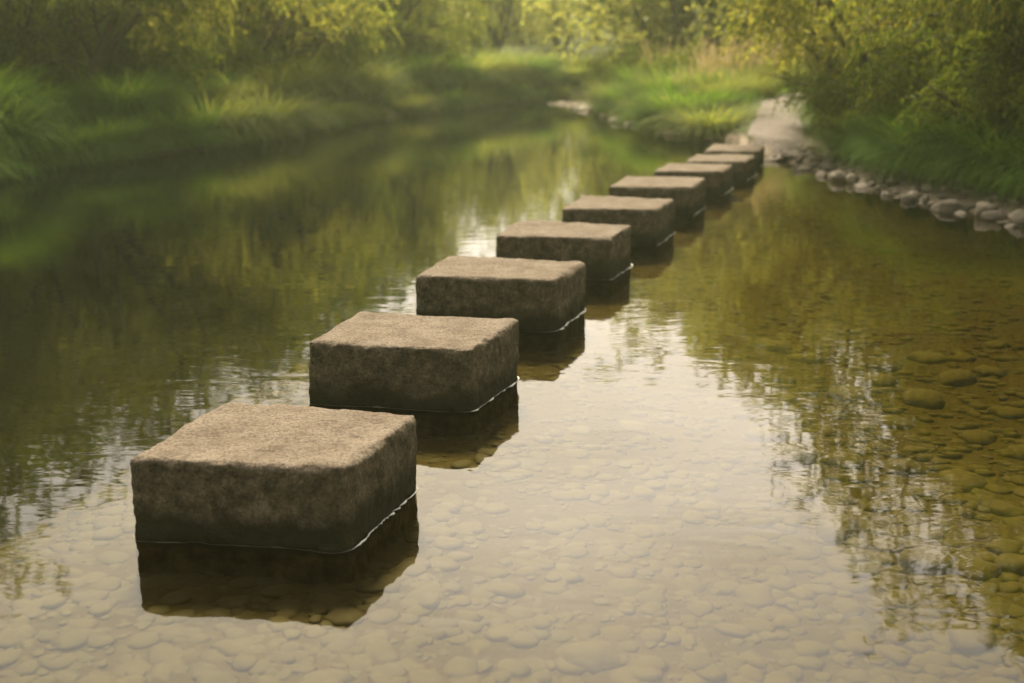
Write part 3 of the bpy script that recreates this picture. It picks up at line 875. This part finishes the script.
bank_tussocks(LEFT, 3, 12, 45, 0.8, 2.2, tus_green, 0.7, 1.0, 'green grass tussock in the shade under the left trees', 'grass tussocks under the left trees', -1)
bank_tussocks(LEFT, 15, 20, 70, 0.1, 3.0, tus_mix, 0.6, 1.1, 'pale grass tussock in the sunny meadow at the river bend', 'grass tussocks of the meadow at the bend', -1, 0.4)
bank_tussocks(RIGHT, 4, 9, 130, 0.78, 2.4, tus_green, 0.7, 1.1, 'green grass tussock on the right bank above the stony margin', 'grass tussocks above the stony margin', 1)
bank_tussocks(RIGHT, 10, 16, 60, 0.35, 1.6, tus_green[:1] + tus_mix * 2, 0.7, 1.25, 'light green grass tussock on the far right bank', 'grass tussocks of the far right bank', 1)
put_tussock(2.95, 18.0, tus_mix[1], 1.25, 'pale green rounded grass mound left of the gravel path', None)
put_tussock(2.75, 19.4, tus_green[0], 1.4, 'deep green grass mound at the water edge before the seeding grass', None)
put_tussock(4.15, 14.2, tus_mix[0], 0.95, 'yellow-green grass mound on the right edge of the gravel path landing', None)
for k in range(60):
    x = r.uniform(2.7, 7.8); y = 20.0 + r.uniform(0.0, 7.0)
    if seg_dist(np.array([(x, y)]), PATH)[0] < 0.75: continue
    tu, st, hd = plume_protos[k % 2]
    o = put_tussock(x, y, tu, r.uniform(0.65, 0.95), 'tall pale grass clump with pinkish seed heads on the right bank', 'seeding grass clumps of the right bank', 'seeding_grass')
    o['kind'] = 'thing'
    obj('stem', st, o); obj('seed_head', hd, o)

# short ground cover of the banks: one mass
n = 46000
gxp = r.uniform(-11, 11, n * 2); gyp = 6 + 28 * r.random(n * 2) ** 1.2
P = np.column_stack([gxp, gyp])
g_in = inside(P); dpath = seg_dist(P, PATH); dr_ = seg_dist(P, RIGHT); dl_ = seg_dist(P, LEFT)
ok = (~g_in) & (dpath > 0.47) & (np.hypot(P[:, 0] - 1.5, P[:, 1] - 26.9) > 1.5) & (((dr_ < dl_) & (dr_ > 0.75) & (dr_ < 7)) | ((dl_ <= dr_) & (dl_ > 0.12) & (dl_ < 5)))
P = P[ok][:n]; n = len(P)
B3 = np.column_stack([P, height(P) - 0.02])
V, F = blades(B3, r.uniform(0, 6.28, n), r.uniform(0.15, 0.42, n), r.uniform(0, 0.4, n), r.uniform(0.5, 1.7, n), r.uniform(0.006, 0.013, n), 3)
gr = obj('grass', mesh('grass', V, F, M['grass'])); gr['kind'] = 'stuff'

# ------------------------------------------------------------------ haze
hv = [(-620, -320, -3), (620, -320, -3), (620, 920, -3), (-620, 920, -3), (-620, -320, 12), (620, -320, 12), (620, 920, 12), (-620, 920, 12)]
hf = [(3, 2, 1, 0), (4, 5, 6, 7), (0, 1, 5, 4), (1, 2, 6, 5), (2, 3, 7, 6), (3, 0, 4, 7)]
m, nt, out = newmat('river_haze')
pv = N(nt, 'ShaderNodeVolumePrincipled', ins={'Color': (0.90, 1.0, 0.66, 1), 'Density': HAZE, 'Anisotropy': 0.6})
nt.links.new(pv.outputs[0], out.inputs['Volume'])
hz_o = obj('haze', mesh('haze', hv, hf, m)); hz_o['kind'] = 'stuff'

# ------------------------------------------------------------------ sky and sun
w = bpy.data.worlds.new('World'); SC.world = w; w.use_nodes = True
nt = w.node_tree
bg = nt.nodes['Background']
sky = N(nt, 'ShaderNodeTexSky', sky_type='NISHITA', sun_disc=False, sun_elevation=R(SUN_EL), sun_rotation=R(SUN_AZ), dust_density=4.0, air_density=1.2)
tc = N(nt, 'ShaderNodeTexCoord')
sd = (math.sin(R(8)) * math.cos(R(18)), math.cos(R(8)) * math.cos(R(18)), math.sin(R(18)))
dot = N(nt, 'ShaderNodeVectorMath', operation='DOT_PRODUCT'); nt.links.new(tc.outputs['Generated'], dot.inputs[0]); dot.inputs[1].default_value = sd
glow = ramp(nt, math_n(nt, 'MULTIPLY', math_n(nt, 'ADD', dot.outputs['Value'], 1.0), 0.5),
            [(0.0, (2.2, 2.1, 1.9)), (0.45, (3.6, 3.4, 3.0)), (0.60, (7.4, 6.9, 5.8)), (0.75, (8.3, 7.6, 6.4)), (0.93, (8.8, 7.7, 6.2)), (0.98, (10.3, 8.9, 7.2)), (1.0, (16.2, 14.0, 11.4))])
mp = N(nt, 'ShaderNodeMapping', ins={'Scale': (1.2, 1.2, 4.5)}); nt.links.new(tc.outputs['Generated'], mp.inputs[0])
cl = ramp(nt, noise_tex(nt, mp.outputs[0], 1.6, 5, 0.55), [(0.32, 0.72), (0.68, 1.18)])
glow = mixc(nt, 1.0, glow, cl, 'MULTIPLY')
nt.links.new(mixc(nt, 0.85, sky.outputs[0], glow), bg.inputs['Color'])
bg.inputs['Strength'].default_value = 0.10

sun = bpy.data.lights.new('sun', 'SUN'); sun.energy = 5.0; sun.angle = R(14); sun.color = (1.0, 0.90, 0.70)
so = bpy.data.objects.new('sun', sun); C.objects.link(so)
so.rotation_euler = (R(90 - SUN_EL), 0, R(180 - SUN_AZ))

# ------------------------------------------------------------------ camera
cam = bpy.data.cameras.new('camera'); co = bpy.data.objects.new('camera', cam); C.objects.link(co)
cam.sensor_width = 36; cam.lens = 42; cam.clip_start = 0.05; cam.clip_end = 3000
co.location = (0, 0, 1.5); co.rotation_euler = (R(90 - 14.389), 0, 0)
cam.dof.use_dof = True; cam.dof.focus_distance = 4.5; cam.dof.aperture_fstop = 1.9
SC.camera = co

SC.view_settings.view_transform = 'Standard'
try: SC.view_settings.look = 'None'
except Exception: pass
SC.view_settings.exposure = 1.3
SC.view_settings.gamma = 1.0
SC.render.engine = 'CYCLES'
SC.cycles.use_denoising = True
SC.cycles.max_bounces = 8
SC.cycles.diffuse_bounces = 3
SC.cycles.glossy_bounces = 3
SC.cycles.transparent_max_bounces = 12
SC.cycles.volume_bounces = 1
SC.cycles.sample_clamp_indirect = 6
